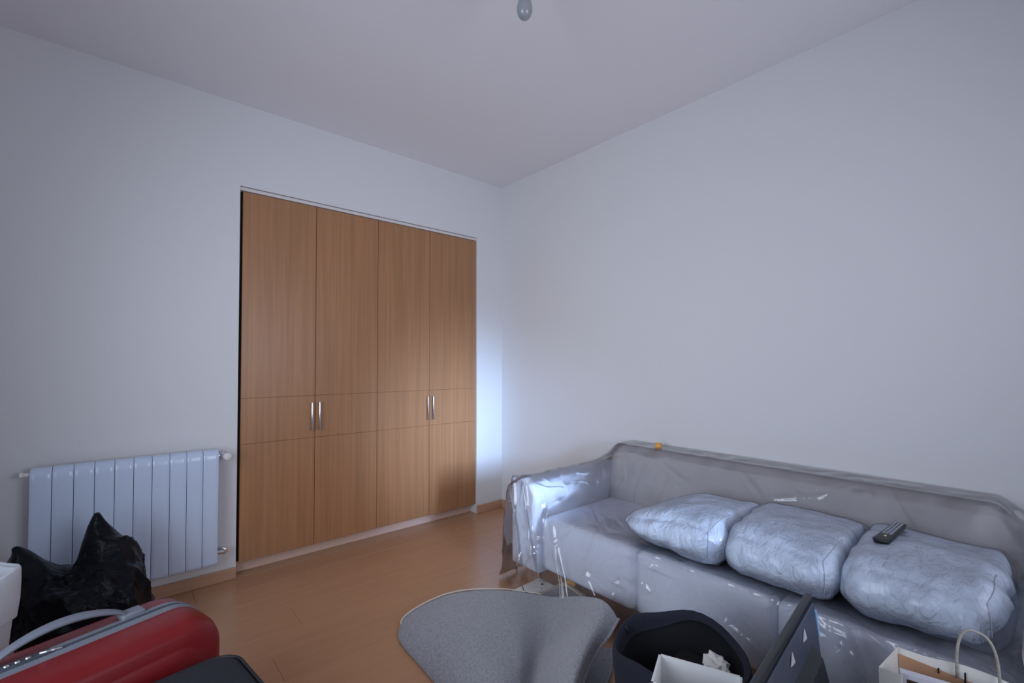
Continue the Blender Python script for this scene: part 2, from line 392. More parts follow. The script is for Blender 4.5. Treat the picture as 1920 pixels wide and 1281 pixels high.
# ------------------------------------------------------------------ clear plastic sheet, tensioned over the sofa like a membrane
def smooth_step(x): x = np.clip(x, 0, 1); return x*x*(3-2*x)
gx = np.arange(1.76, 2.6451, .01); gy = np.arange(-.30, 2.1501, .01)
GX, GY = np.meshgrid(gx, gy)
ob = np.full(GX.shape, .015)
inx = (GX > SXF+.02) & (GX < 2.5)
ob = np.where(inx & (GY > .03) & (GY < 1.88), .437, ob)
bk = (GX > 2.42) & (GY > .03) & (GY < 1.88)
ob = np.where(bk, .775-.9*np.maximum(0, 2.47-GX)**1.0-3.5*np.maximum(0, .12-GY)**1.4-2.0*np.maximum(0, GY-1.80)**1.3, ob)
for (y0, y1, zt) in ((1.86, 2.09, .635), (-.20, .045, .645)):
    c = (y0+y1)/2; w = (y1-y0)/2+.006; q = np.clip(1-((GY-c)/w)**2, 0, 1)
    ob = np.where((GX > SXF-.02) & (q > 0), np.maximum(ob, zt-.12+.12*np.sqrt(q)), ob)
fz = .10-.075*smooth_step((gy-1.98)/.08)
H = np.maximum(ob, .05); H[:, 0] = fz; H[0, :] = .012; H[-1, :] = .012
H = np.maximum(H, ob)
for it in range(420):
    N = H.copy(); N[1:-1, 1:-1] = .25*(H[:-2, 1:-1]+H[2:, 1:-1]+H[1:-1, :-2]+H[1:-1, 2:])
    N[:, -1] = N[:, -2]; N[:, 0] = fz; N[0, :] = .012; N[-1, :] = .012
    H = np.maximum(N, ob)
ys = np.concatenate([np.linspace(-.30, -.19, 14), np.linspace(-.18, .05, 20), np.linspace(.056, 1.90, 330), np.linspace(1.906, 2.08, 30), np.linspace(2.084, 2.15, 34)])
NQ = 230
folds = []
fr = random.Random(11)
for k in range(90):
    folds.append((fr.uniform(0, 1.9), fr.uniform(.1, 1.15), fr.uniform(-1.2, 1.2), fr.uniform(.04, .16), fr.uniform(.004, .009)))
FO = np.array(folds)
rows = []
for yy in ys:
    fy = (yy-gy[0])/.01; j = int(min(len(gy)-2, max(0, math.floor(fy)))); fj = fy-j
    h = H[j]*(1-fj)+H[j+1]*fj
    s = np.concatenate([[0], np.cumsum(np.hypot(np.diff(gx), np.diff(h)))]); q = np.linspace(0, s[-1], NQ); SS = q
    rows.append(np.stack([np.interp(q, s, gx), np.full(NQ, yy), np.interp(q, s, h)], 1))
P = np.array(rows)
SA = np.concatenate([np.zeros((P.shape[0], 1)), np.cumsum(np.linalg.norm(np.diff(P, axis=1), axis=2), axis=1)], axis=1)
CA, SAn = np.cos(FO[:, 2]), np.sin(FO[:, 2])
du = np.gradient(P, axis=1); dv = np.gradient(P, axis=0); NN = np.cross(du, dv); NN /= (np.linalg.norm(NN, axis=2, keepdims=True)+1e-9)
t = bmesh.new(); rows = []
for j in range(P.shape[0]):
    row = []
    for i in range(P.shape[1]):
        p = Vector(P[j, i]); n = Vector(NN[j, i])
        # long ridged folds that run diagonally, plus finer crinkles
        q = Vector((p.x*2.1+p.y*1.3, p.y*3.4-p.x*2.2, p.z*1.6))
        rg = 1-abs(noise.noise(q*1.7))*2; rg = max(0, rg)**5
        q2 = Vector((p.x*7+p.y*3, p.y*11-p.x*5, p.z*6)); r2 = max(0, 1-abs(noise.noise(q2))*2)**4
        front = max(0, min(1, (1.86-p.x)/.10))
        bkf = max(0, min(1, (p.x-2.36)/.06)); ridge = max(0, min(1, (p.z-.70)/.05)) if p.x > 2.4 else 0
        a = .004+(.016*rg+.005*r2)*(.30+.70*front)*(1-.75*ridge)*(1-.5*bkf)
        if p.y > 0 and p.y < 1.9:
            sv = SA[j, i]; ca, sa = CA, SAn
            dy = p.y-FO[:, 0]; ds = sv-FO[:, 1]
            al = dy*ca+ds*sa; ac = -dy*sa+ds*ca
            a += float(np.max(FO[:, 4]*np.exp(-(ac/.009)**2)*np.clip(1-(al/FO[:, 3])**2, 0, 1)))*(1-.6*ridge)
        # gathered rope-like folds falling from the left arm's front corner
        for (y0, dy, am) in ((1.95, -.16, .030), (2.04, -.12, .026), (1.86, -.30, .024), (2.10, -.03, .018)):
            yc = y0+dy*(1-min(1, p.z/.6)); a += am*front*math.exp(-((p.y-yc)/.018)**2)
        lf = max(0, min(1, (p.y-2.08)/.04)); a += lf*(.018*max(0, noise.noise(Vector((p.x*16, 1, p.z*2)))) + .004)
        n2 = n if n.z > -.1 else -n
        p = p+n2*a; p.z = max(p.z, .006)
        p.x = min(p.x, 2.645)
        row.append(p-Vector((2.2, .95, 0)))
    rows.append(row)
grid(t, rows)
sh = obj('plastic_sheet', t, M['sheet'])
sh.location = (2.2, .95, 0)
tag(sh, 'clear crinkled plastic dust sheet draped over the sofa back, arms and seat', 'plastic sheet')
for nm, loc, rot, lb in (('adhesive_tape', (2.530, 1.545, .782), (R(15), R(-62), R(35)), 'small orange tape piece on the plastic over the sofa back'),
                         ('adhesive_tape', (1.90, 1.70, .10), (R(80), 0, R(-70)), 'small orange tape piece near the floor at the sofa front')):
    t = bmesh.new(); P2 = [[Vector((x, y, .0015*math.sin(x*120)))for x in np.linspace(-.026, .026, 7)] for y in np.linspace(-.020, .020, 4)]; grid(t, P2)
    o = obj(nm, t, M['orange']); o.location = loc; o.rotation_euler = rot; tag(o, lb, 'tape', 'orange tape bits')
    o.modifiers.new('s', 'SOLIDIFY').thickness = .0015

# ------------------------------------------------------------------ three loose cushions on the seat
def cushion(name, x0, x1, y0, y1, z0, z1, label, taper_left=0.0, rot=0.0, n=36, seed=1.0, puff=.022):
    cx, cy = (x0+x1)/2, (y0+y1)/2
    root = empty(name, (cx, cy, z0), rot, label=label, cat='cushion', group='loose cushions on the sofa')
    hx, hy, hz = (x1-x0)/2, (y1-y0)/2, (z1-z0)/2
    def pt(a, b_, c, infl=0.0):
        rd = .088
        hh = (hx, hy, hz-puff*.4)
        p = Vector((a*hh[0], b_*hh[1], c*hh[2]))
        ry = .030+.028*(1-a)
        q = Vector((max(-(hh[0]-rd), min(hh[0]-rd, p.x)), max(-(hh[1]-ry), min(hh[1]-ry, p.y)), max(-(hh[2]-rd), min(hh[2]-rd, p.z))))
        d = p-q; dd = Vector((d.x/rd, d.y/ry, d.z/rd)); nn = dd.normalized() if dd.length > 1e-6 else Vector((0, 0, 1))
        q = q+Vector((nn.x*rd, nn.y*ry, nn.z*rd))
        if c > 0: q.z += puff*(1-a*a)*(1-b_**4*.6)*c
        # rounder, fuller front roll
        if a < -.4: q.x -= .018*(1-c*c)*(1-b_**4)*min(1, (-a-.4)/.5)
        if taper_left > 0 and b_ > -.2:
            k = ((b_+.2)/1.2)**1.5*taper_left
            q.z = -hh[2]+(q.z+hh[2])*(1-.80*k)+.006*k
            q.x = q.x*(1-.42*k*max(0, (b_+.2)/1.2))-.07*k*(1 if b_ > .2 else max(0, (b_+.2)/.4))
            q.z += .05*k
        w = .016*nz((q.x*5, q.y*5, q.z*6), 1, seed)+.008*nz((q.x*13, q.y*13, q.z*11), 1, seed)+.008*max(0, 1-2.4*abs(nz((q.x*8, q.y*10, q.z*5), 1, seed*3)))*(1 if a < .2 else .4)
        return q+nn*(w*.9+infl)+Vector((0, 0, hz))
    def shell(infl, k):
        t = bmesh.new(); bmesh.ops.create_cube(t, size=2.0)
        bmesh.ops.subdivide_edges(t, edges=t.edges[:], cuts=k, use_grid_fill=True)
        for v in t.verts: v.co = pt(v.co.x, v.co.y, v.co.z, infl)
        return t
    obj('cover', shell(0, n), M['cushion'], root)
    obj('plastic_wrap', shell(.004, n), M['wrap'], root)
    # piping round the D-shaped end panel
    t = bmesh.new(); P = []
    for k in range(40):
        an = R(105)+k*R(150)/39
        ca, sa = math.cos(an), math.sin(an); m = max(abs(ca), abs(sa)); P.append(pt(ca/m, -.86, sa/m, .003))
    tube(t, P, .0014, 6); obj('piping', t, M['piping'], root)
    return root
c1 = cushion('cushion', 1.845, 2.38, .864, 1.345, .438, .632, 'white plastic-wrapped cushion nearest the left arm of the sofa, left end flattened', .9, R(0), seed=1.3)
c2 = cushion('cushion', 1.872, 2.43, .466, .878, .438, .635, 'middle white cushion of the three on the sofa seat', 0, 0, seed=4.1)
c3 = cushion('cushion', 1.885, 2.44, .068, .480, .438, .640, 'white cushion at the right end of the sofa, remote control lying on it', 0, R(1), seed=7.7)
# the torn tab of film at the right cushion's front corner
t = bmesh.new()
P = [[Vector((-.30+.02*math.sin(j*1.3+i*.6)-.01*i, -.225-.028*(i/6)*(1-abs(j-4)/6), -.02+.022*j-.008*i+.008*math.sin(i*2.1+j))) for i in range(7)] for j in range(9)]
grid(t, P); obj('film_tab', t, M['wrap'], c3)

# ------------------------------------------------------------------ remote control
rc = empty('remote_control', (2.20, .376, .652), label='black remote control lying on the right-hand white cushion', cat='remote')
rc.rotation_euler = (R(0), R(-1.5), R(-4))
t = bmesh.new(); box(t, (-.125, -.022, 0), (.125, .022, .020), .005, 3)
for v in t.verts:
    v.co.y *= 1+.12*(-v.co.x/.125)
    if v.co.z < .01: v.co.x *= .96; v.co.y *= .9
obj('body', t, M['black_plastic'], rc, angle=40)
t = bmesh.new(); box(t, (-.055, -.016, .0195), (.112, .016, .0212), .0007, 1); pn = obj('button_panel', t, M['slate_plastic'], rc, False)
b0 = None
for i in range(9):
    for j in range(3):
        if b0 is None:
            t = bmesh.new(); box(t, (-.005, -.0036, 0), (.005, .0036, .0018), .0007, 1); b0 = obj('button', t, M['grey_btn'], pn, False); o = b0
        else: o = b0.copy(); col.objects.link(o); o.parent = pn
        o.location = (-.045+i*.0185, -.0105+j*.0105, .0212)
t = bmesh.new(); lathe(t, [(0, .004), (.003, .0035), (.0042, 0)], 12); o = obj('button', t, mat('yellow_button', (.75, .65, .15), .4), pn); o.location = (-.075, -.002, .020)
o['label'] = 'small yellow button'

# ------------------------------------------------------------------ folded rug
TOP = [[(1.077, 2.076, 0.03), (1.298, 2.047, 0.09), (1.51, 1.87, 0.12), (1.754, 1.704, 0.07), (1.609, 1.281, 0.27), (1.58, 1.153, 0.24)],
       [(1.016, 1.978, 0.02), (1.179, 1.769, 0.11), (1.381, 1.595, 0.11), (1.534, 1.49, 0.05), (1.467, 1.195, 0.27), (1.487, 1.124, 0.23)],
       [(1.0, 1.765, 0.02), (1.099, 1.496, 0.12), (1.227, 1.384, 0.11), (1.344, 1.383, 0.05), (1.295, 1.115, 0.26), (1.369, 1.103, 0.21)],
       [(0.989, 1.597, 0.02), (1.053, 1.335, 0.12), (1.137, 1.282, 0.1), (1.231, 1.296, 0.05), (1.171, 1.055, 0.24), (1.262, 1.062, 0.2)],
       [(0.962, 1.34, 0.02), (0.974, 1.164, 0.1), (1.042, 1.122, 0.09), (1.104, 1.136, 0.05), (1.046, 0.972, 0.21), (1.14, 1.0, 0.18)]]
LOW = [[(1.70, 1.27, .012), (1.45, 1.50, .010), (1.20, 1.80, .010)],
       [(1.60, 1.20, .012), (1.36, 1.45, .010), (1.12, 1.72, .010)],
       [(1.48, 1.135, .012), (1.26, 1.33, .010), (1.07, 1.58, .010)],
       [(1.38, 1.06, .012), (1.18, 1.20, .010), (1.04, 1.40, .010)],
       [(1.28, .98, .012), (1.10, 1.02, .010), (1.00, 1.15, .010)]]
rows = [[Vector(p) for p in (LOW[i]+[tuple(TOP[i][0][k] for k in (0, 1))+(TOP[i][0][2]*.5,)]+TOP[i][1:])] for i in range(5)]
for i in range(5):
    f = rows[i][3]
NU, NV = 110, 60
ctrl = []
RG = []
for v in range(NV):
    tv = v/(NV-1)
    line = [catmull([rows[i][k] for i in range(5)], tv) for k in range(len(rows[0]))]
    RG.append([catmull(line, u/(NU-1))+Vector((0, 0, .004*nz((u*.09, v*.09, 0), 1, 3))) for u in range(NU)])
rug = empty('folded_rug', (1.3, 1.45, 0), label='thick grey wool rug folded over itself on the floor in front of the sofa', cat='rug')
t = bmesh.new(); grid(t, [[p-Vector((1.3, 1.45, 0)) for p in r_] for r_ in RG])
for v in t.verts: v.co.z = max(v.co.z, .004)
o = obj('pile', t, [M['rug'], M['rug_back']], rug)
sm = o.modifiers.new('s', 'SOLIDIFY'); sm.thickness = .013; sm.offset = 1; sm.material_offset_rim = 1
t = bmesh.new()
tube(t, [p-Vector((1.3, 1.45, -.006)) for p in RG[0][36:80]], [.0048*(1-k/44)**.5+.0004 for k in range(44)], 8); obj('edge_binding', t, M['rug_edge'], rug)
t = bmesh.new(); tube(t, [r_[-1]-Vector((1.3, 1.45, -.004)) for r_ in RG], .005, 8); obj('rolled_edge', t, M['rug'], rug)

# ------------------------------------------------------------------ drawing card and cream tray behind the rug
def along(o, pts, z0, z1): pass
pl = empty('drawing_board', (1.77, 1.90, 0), R(2), label='white printed card with black line drawing on the floor by the sofa corner', cat='card')
t = bmesh.new(); box(t, (-.13, -.13, .004), (.14, .055, .028), .002, 1); obj('board', t, M['paper'], pl, False)
def inkline(P, w=.0022, z=.0285):
    t = bmesh.new()
    for (a, c) in zip(P, P[1:]):
        a, c = Vector((*a, z)), Vector((*c, z)); d = (c-a).normalized(); n = Vector((-d.y, d.x, 0))*w
        vs = [t.verts.new(q+Vector((0, 0, h))) for h in (0, .0006) for q in (a-n, a+n, c+n, c-n)]
        for f in ((4, 5, 6, 7), (0, 1, 5, 4), (1, 2, 6, 5), (2, 3, 7, 6), (3, 0, 4, 7)): t.faces.new([vs[k] for k in f])
    obj('ink_line', t, M['ink'], pl, False)
inkline([(.0, .055), (-.03, .01), (-.035, -.03), (-.015, -.06), (.05, -.075), (.14, -.08)])
inkline([(.09, -.02), (.105, -.005)], .006); inkline([(.06, -.045), (.063, -.04)], .003); inkline([(.12, .035), (.13, -.01)], .0015)
tr = empty('picture_frame', (1.82, 1.70, 0), R(0), label='cream framed shallow tray lying on the floor beside the folded rug', cat='frame')
Q = [Vector((1.745, 1.825, 0)), Vector((1.965, 1.795, 0)), Vector((1.920, 1.590, 0)), Vector((1.725, 1.640, 0))]
cq = sum(Q, Vector())/4
t = bmesh.new()
def ring(bm, q0, q1, za, zb):
    o_ = [bm.verts.new((p.x, p.y, za)) for p in q0]; i_ = [bm.verts.new((p.x, p.y, zb)) for p in q1]
    for k in range(4): bm.faces.new([o_[k], o_[(k+1) % 4], i_[(k+1) % 4], i_[k]])
q0 = [p-Vector((1.82, 1.70, 0)) for p in Q]; c0 = cq-Vector((1.82, 1.70, 0)); q1 = [c0+(p-c0)*.84 for p in q0]
ring(t, q0, q0, .03, .048); ring(t, q0, q1, .048, .048); ring(t, q1, q1, .048, .036)
obj('frame', t, M['frame_cream'], tr, False)
t = bmesh.new(); a_ = [t.verts.new((p.x, p.y, .038)) for p in q1]; d_ = [t.verts.new((p.x, p.y, .03)) for p in q1]; t.faces.new(a_[::-1])
for k in range(4): t.faces.new([a_[k], a_[(k+1) % 4], d_[(k+1) % 4], d_[k]])
t.faces.new(d_); obj('panel', t, M['grey_panel'], tr, False)

# ------------------------------------------------------------------ black fabric basket with box and paper
bk_ = empty('fabric_basket', (1.272, .708, -.0), label='black round fabric basket standing open in front of the sofa', cat='basket')
NB = 40
def rim(k, r=1.0, z=.45):
    a = k*2*math.pi/NB; rr = .184*(1+.05*math.cos(3*a+.6)+.03*math.cos(5*a))*r
    return Vector((rr*math.cos(a), rr*math.sin(a), z+.014*math.sin(2*a+.5)+.006*math.sin(5*a)))
t = bmesh.new()
rows = [[rim(k, s)*1.0 for k in range(NB)] for s in (1,)]
P = []
for (s, z) in ((.0, .006), (.78, .006), (.84, .012), (.90, .15), (.96, .32), (1.0, .45), (.975, .452), (.93, .32), (.87, .15), (.80, .025), (.0, .02)):
    P.append([Vector((rim(k, s).x, rim(k, s).y, z+(rim(k).z-.45)*(z/.45))) for k in range(NB)])
grid(t, P, closed_u=True); obj('body', t, M['blackcloth'], bk_)
t = bmesh.new(); P = []
for (s, z) in ((1.005, .36), (1.03, .40), (1.045, .445), (1.02, .463), (.985, .461), (.955, .44), (.945, .425), (.93, .405), (.925, .40)):
    dp = lambda k: .45+.55*math.cos(k*2*math.pi/NB-R(125))
    P.append([Vector((rim(k, s).x, rim(k, s).y, (z if s > .96 else .455-(.455-z)*max(.12, dp(k)))+(rim(k).z-.45))) for k in range(NB)])
grid(t, P, closed_u=True); cf = obj('cuff', t, M['navy'], bk_)
t = bmesh.new(); tube(t, [(-.02, .196, .452), (-.014, .180, .445), (-.012, .172, .430)], .004, 8); obj('hook', t, M['ink'], bk_)

def open_box(name, C, e1, l1, e2, l2, zt, **k):
    e1 = Vector((*e1, 0)).normalized(); e2 = Vector((*e2, 0)).normalized(); C = Vector((*C, 0)); o = empty(name, C, 0, **k)
    th = .005; A = [Vector((0, 0, 0)), e1*l1, e1*l1+e2*l2, e2*l2]
    cc = sum(A, Vector())/4
    for i in range(4):
        p, q = A[i], A[(i+1) % 4]; n = (cc-(p+q)/2).normalized()*th
        t = bmesh.new(); vs = [t.verts.new(v+Vector((0, 0, z))) for z in (0, zt) for v in (p, q, q+n, p+n)]
        for f in ((0, 1, 2, 3), (4, 5, 6, 7), (0, 1, 5, 4), (1, 2, 6, 5), (2, 3, 7, 6), (3, 0, 4, 7)): t.faces.new([vs[j] for j in f])
        bmesh.ops.recalc_face_normals(t, faces=t.faces[:]); obj('side_panel', t, M['card'], o, False)
    t = bmesh.new(); extrude_poly(t, [(v.x, v.y) for v in A], 0.001, .006); obj('bottom', t, M['card'], o, False)
    return o
cb = open_box('cardboard_box', (1.07, .656), (.38, -.925), .192, (-.925, -.38), .12, .55, label='open white cardboard box standing before the black basket', cat='box')
t = bmesh.new()
for i in range(9):
    pass
V = bmesh.new(); bmesh.ops.create_icosphere(V, subdivisions=3, radius=.035)
for v in V.verts:
    v.co *= 1+.55*nz(v.co, 45, 2)+.4*nz(v.co, 90, 5)
    v.co.z *= .8
t.free(); o = obj('crumpled_paper', V, M['paper'], smooth=False); o.location = (1.355, .640, .40); tag(o, 'crumpled white paper ball in the black fabric basket', 'paper')
V = bmesh.new(); box(V, (-.12, -.09, .022), (.12, .09, .365), .02, 2); o = obj('dark_clothes', V, M['blackcloth']); o.location = (1.32, .70, 0)
tag(o, 'black folded cloth filling the fabric basket', 'cloth')

# ------------------------------------------------------------------ flat black television seen from behind
tv = empty('flat_television', (1.24, .362, 0), label='black flat television standing on edge between basket and paper bag, slate rear', cat='television')
tv.rotation_euler = (R(-6.8), 0, R(5.5))
def tvb(name, a, c, m, bev=.003, par=tv):
    t = bmesh.new(); box(t, a, c, bev, 2); return obj(name, t, M[m], par, False)
HT = .605
tvb('bezel', (-.22, -.006, 0), (.372, .014, HT), 'black_plastic', .005)
cas = tvb('rear_casing', (-.215, -.012, .0), (.345, -.004, HT-.016), 'slate_plastic', .003)
t = bmesh.new()
a_ = [(-.20, .05), (.335, .05), (.335, .33), (.27, .50), (-.20, .50)]
lo = [t.verts.new((x, -.012, z)) for x, z in a_]; hi = [t.verts.new((x*.96-.01, -.038, z*.94+.012)) for x, z in a_]
t.faces.new(hi)
for k in range(5): t.faces.new([lo[k], lo[(k+1) % 5], hi[(k+1) % 5], hi[k]])
bmesh.ops.recalc_face_normals(t, faces=t.faces[:]); hs = obj('rear_housing', t, M['black_plastic'], tv, False)
t = bmesh.new(); box(t, (-.10, -.048, .36), (.13, -.034, .41), .004, 2); obj('vent_ridge', t, M['slate_plastic'], hs, False)
t = bmesh.new(); box(t, (.21, -.046, .30), (.30, -.030, .38), .006, 2); obj('socket_cover', t, M['slate_plastic'], hs, False)
for (x, z) in ((.20, .560), (.065, .558)):
    t = bmesh.new(); a = [t.verts.new(p) for p in ((x, -.0135, z+.014), (x-.026, -.0135, z-.010), (x+.012, -.0135, z-.016))]; c = [t.verts.new(v.co+Vector((0, -.002, 0))) for v in a]
    t.faces.new(a); t.faces.new(c[::-1])
    for k in range(3): t.faces.new([a[k], a[(k+1) % 3], c[(k+1) % 3], c[k]])
    obj('arrow_mark', t, M['silver'], tv, False)
tvb('painted_reflection', (.345, -.014, .49), (.356, -.004, .565), 'bluereflect', .001)  # blue light reflection on the far edge, painted as a strip

# ------------------------------------------------------------------ paper carrier bag, lower right
pb = empty('paper_bag', (1.62, .12, 0), label='pale paper carrier bag with cord handle in front of the sofa right end', cat='bag')
def pbl(v): return Vector(v)-Vector((1.62, .12, 0))
P1, P2, P3, P4 = Vector((1.675, .276, .50)), Vector((1.742, -.03, .50)), Vector((1.60, -.065, .50)), Vector((1.53, .245, .50))
def wallp(name, A, B, m, topfn=None, bot=.92, n=18, th=.0015, infl=.006):
    t = bmesh.new(); rows = []
    for j in range(12):
        row = []
        for i in range(n+1):
            u = i/n; s = j/11; p = A.lerp(B, u); zt = p.z+(topfn(u) if topfn else 0)
            q = Vector((p.x, p.y, s*zt)); q += Vector((.005*nz((u*6, s*5, 0), 1, A.x*9), .005*nz((u*6, s*5, 3), 1, A.y*9), 0))*(s)
            row.append(pbl(q))
        rows.append(row)
    grid(t, rows); o = obj(name, t, M[m], pb); o.modifiers.new('s', 'SOLIDIFY').thickness = th; return o
fs = wallp('far_panel', P1, P2, 'paper', lambda u: -.004*math.sin(u*8)-.05*max(0, u-.42)**1)
wallp('near_panel', P4, P3, 'paper', lambda u: -.02)
wallp('side_panel', P2, P3, 'paper')
t = bmesh.new(); mid = Vector((1.575, .300, .475)); rows = []
for j in range(10):
    s = j/9; rows.append([pbl(Vector((p.x, p.y, p.z*s))) for p in (P1, P1.lerp(mid, .5), mid, mid.lerp(P4, .6), P4)])
grid(t, rows); o = obj('side_panel', t, M['paper'], pb, False); o.modifiers.new('s', 'SOLIDIFY').thickness = .0015
t = bmesh.new(); extrude_poly(t, [tuple(pbl(p))[:2] for p in (P1, P2, P3, P4)], .001, .004); obj('bottom', t, M['kraft'], pb, False)
# inside kraft stripe and two slits on the far panel
t = bmesh.new(); inn = Vector((-.004, -.001, 0)); rows = []
for z0, z1 in ((-.052, -.016),):
    rows = [[pbl(P1.lerp(P2, u)+inn+Vector((0, 0, z0-.03*u))) for u in np.linspace(.005, .7, 8)], [pbl(P1.lerp(P2, u)+inn+Vector((0, 0, z1-.045*u))) for u in np.linspace(.005, .7, 8)]]
grid(t, rows); o = obj('kraft_band', t, M['kraft'], pb, False); o.modifiers.new('s', 'SOLIDIFY').thickness = .001
for u, h in ((.265, .014), (.43, .030)):
    t = bmesh.new(); p = P1.lerp(P2, u)+Vector((-.006, -.002, -.03)); box(t, pbl(p)-Vector((.001, .0018, h/2)), pbl(p)+Vector((.001, .0018, h/2))); obj('slot', t, M['ink'], pb, False)
# cord handle
t = bmesh.new(); A, B = P1.lerp(P2, .385)+Vector((-.006, 0, -.035)), P1.lerp(P2, .64)+Vector((-.010, 0, -.05)); P = []
for k in range(25):
    s = k/24; an = math.pi*s; p = (A+B)/2+(A-B)*.5*math.copysign(abs(math.cos(an))**.75, math.cos(an)); p.z += .142*math.sin(an)**.62; P.append(pbl(p))
tube(t, P, .0032, 10); obj('cord_handle', t, M['cord'], pb)
# things in the bag
wf = empty('picture_frame', (1.62, .17, .30), label='white picture frame with dark panel sticking out of the paper bag', cat='frame')
A, B = Vector((1.590, .258, .485)), Vector((1.640, .055, .485)); d = (B-A).normalized(); n = Vector((d.y, -d.x, 0))
if n.x > 0: n = -n
def fq(u, z, o_): return A+d*u+n*o_+Vector((0, 0, z-.485))-Vector((1.62, .17, .30))
def slab(name, u0, u1, z0, z1, o0, o1, m):
    t = bmesh.new(); vs = [t.verts.new(fq(u, z, o_)) for o_ in (o0, o1) for (u, z) in ((u0, z0), (u1, z0), (u1, z1), (u0, z1))]
    for f in ((0, 1, 2, 3), (4, 5, 6, 7), (0, 1, 5, 4), (1, 2, 6, 5), (2, 3, 7, 6), (3, 0, 4, 7)): t.faces.new([vs[j] for j in f])
    bmesh.ops.recalc_face_normals(t, faces=t.faces[:]); return obj(name, t, M[m], wf, False)
slab('frame_top', 0, .21, .472, .485, -.004, .018, 'frame_white'); slab('frame_side', 0, .012, .15, .472, -.004, .018, 'frame_white'); slab('frame_side', .198, .21, .15, .472, -.004, .018, 'frame_white')
slab('panel', .012, .198, .15, .472, .002, .008, 'kraft_dark')
t = bmesh.new(); rows = []
for j in range(7):
    rows.append([Vector((1.655+.035*(j/6)+.006*math.sin(i*2.0), .10-.012*i+.002*math.sin(j*3+i), .455-.035*(j/6)*1.0+.012*math.sin(i*1.7+j*1.1)+.02*(i/8))) for i in range(9)])
grid(t, rows); o = obj('brown_wrapping_paper', t, M['kraft_dark']); o.modifiers.new('s', 'SOLIDIFY').thickness = .002; tag(o, 'dark brown crumpled wrapping paper inside the paper bag', 'paper')
nb = empty('notebook', (1.635, .115, .30), label='dusty pink rounded notebook with black edge in the paper bag', cat='notebook')
t = bmesh.new(); P = []
pts = [(-.030, 0)]+[(-.030+.012*(1-math.cos(a)), .165+.012*math.sin(a)) for a in np.linspace(0, math.pi/2, 6)]+[(.022+.012*math.sin(a), .165+.012*math.cos(a)-.006) for a in np.linspace(0, math.pi/2, 6)]+[(.034, 0)]
for s0, s1, m, nm in ((-.004, .004, 'pinkish', 'cover'), ):
    vs = [[t.verts.new(d*u+n*o_+Vector((0, 0, z))) for u, z in pts] for o_ in (s0, s1)]
    t.faces.new(vs[0][::-1]); t.faces.new(vs[1])
    for k in range(len(pts)): t.faces.new([vs[0][k], vs[0][(k+1) % len(pts)], vs[1][(k+1) % len(pts)], vs[1][k]])
obj('cover', t, M['pinkish'], nb, False)
t = bmesh.new(); tube(t, [d*u+n*.003+Vector((0, 0, z+.001)) for u, z in pts], .0022, 6); obj('spine_band', t, M['ink'], nb)
t = bmesh.new(); box(t, (-.022, -.02, 0), (.022, .02, .11), .006, 3)
for v in t.verts: v.co.z += .012*(1-abs(v.co.y)/.02)*(1 if v.co.z > .05 else 0)
o = obj('cyan_packet', t, M['cyan'], angle=40); o.location = (1.655, .075, .385); o.rotation_euler = (0, 0, R(-15)); tag(o, 'bright cyan packet at the right side inside the paper bag', 'packet')

# ------------------------------------------------------------------ red suitcase standing on its long side
ANG = R(19.3)
sc = empty('suitcase', (.160, 1.895, 0), ANG, label='red hard-shell suitcase with grey zip band and handle, lower left', cat='suitcase')
LEN, HGT, TH = .68, .50, .29
def shellpt(l, h, w, sgn, lip=0.0):
    return Vector((l, sgn*w, h))
def half(sgn, depth):
    """dish-shaped shell: rounded rectangle outline that closes toward the big face"""
    t = bmesh.new(); rows = []
    def outline(ins, rad):
        P = []; x0, x1, z0, z1 = -LEN+ins, 0-ins+.075, .012+ins, HGT-ins
        for (cx, cz, a0) in ((x1-rad, z1-rad, 0), (x0+rad, z1-rad, 90), (x0+rad, z0+rad, 180), (x1-rad, z0+rad, 270)):
            for k in range(9):
                a = R(a0+k*90/8); P.append((cx+rad*math.cos(a), cz+rad*math.sin(a)))
        return P
    prof = [(.0, .020, .10), (.0, depth*.40, .10), (.002, depth*.68, .10), (.008, depth*.84, .10), (.018, depth*.94, .098), (.036, depth*.99, .092), (.062, depth*1.0, .085),
            (.068, depth*1.01, .08), (.080, depth*1.045, .075), (.20, depth*1.06, .03)]
    for ins, w, rad in prof: rows.append([Vector((x, sgn*w, z)) for x, z in outline(ins, rad)])
    V_ = grid(t, rows, closed_u=True); t.faces.new(V_[-1] if sgn > 0 else V_[-1][::-1])
    bmesh.ops.recalc_face_normals(t, faces=t.faces[:])
    return obj('shell', t, M['red'], sc, angle=55)
hn = half(-1, .172); hf = half(1, .125)
hn['label'] = 'red half shell facing the room'; hf['label'] = 'red half shell facing the radiator'
t = bmesh.new(); rows = []
def bandline(ins):
    P = []; rad = .112; x0, x1, z0, z1 = -LEN+ins, .075-ins, .012+ins, HGT-ins
    for (cx, cz, a0) in ((x1-rad, z1-rad, 0), (x0+rad, z1-rad, 90), (x0+rad, z0+rad, 180), (x1-rad, z0+rad, 270)):
        for k in range(9):
            a = R(a0+k*90/8); P.append((cx+rad*math.cos(a), cz+rad*math.sin(a)))
    return P
for ins, w in ((.004, -.034), (-.005, -.031), (-.006, -.012), (-.001, -.010), (-.001, .010), (-.006, .012), (-.005, .024), (.004, .027)): rows.append([Vector((x, w, z)) for x, z in bandline(ins)])
grid(t, rows, closed_u=True); zb = obj('zip_band', t, M['grey_trim'], sc, angle=40)
t = bmesh.new(); tube(t, [Vector((x, 0, z)) for x, z in bandline(-.001)], .006, 8, closed=True); obj('zip', t, M['grey_dark'], zb)
t = bmesh.new(); P = []
for k in range(23):
    s = k/22; P.append(Vector((-.115-.30*s, .035+.012*math.sin(math.pi*s), HGT+.004+.050*math.sin(math.pi*s)**.6)))
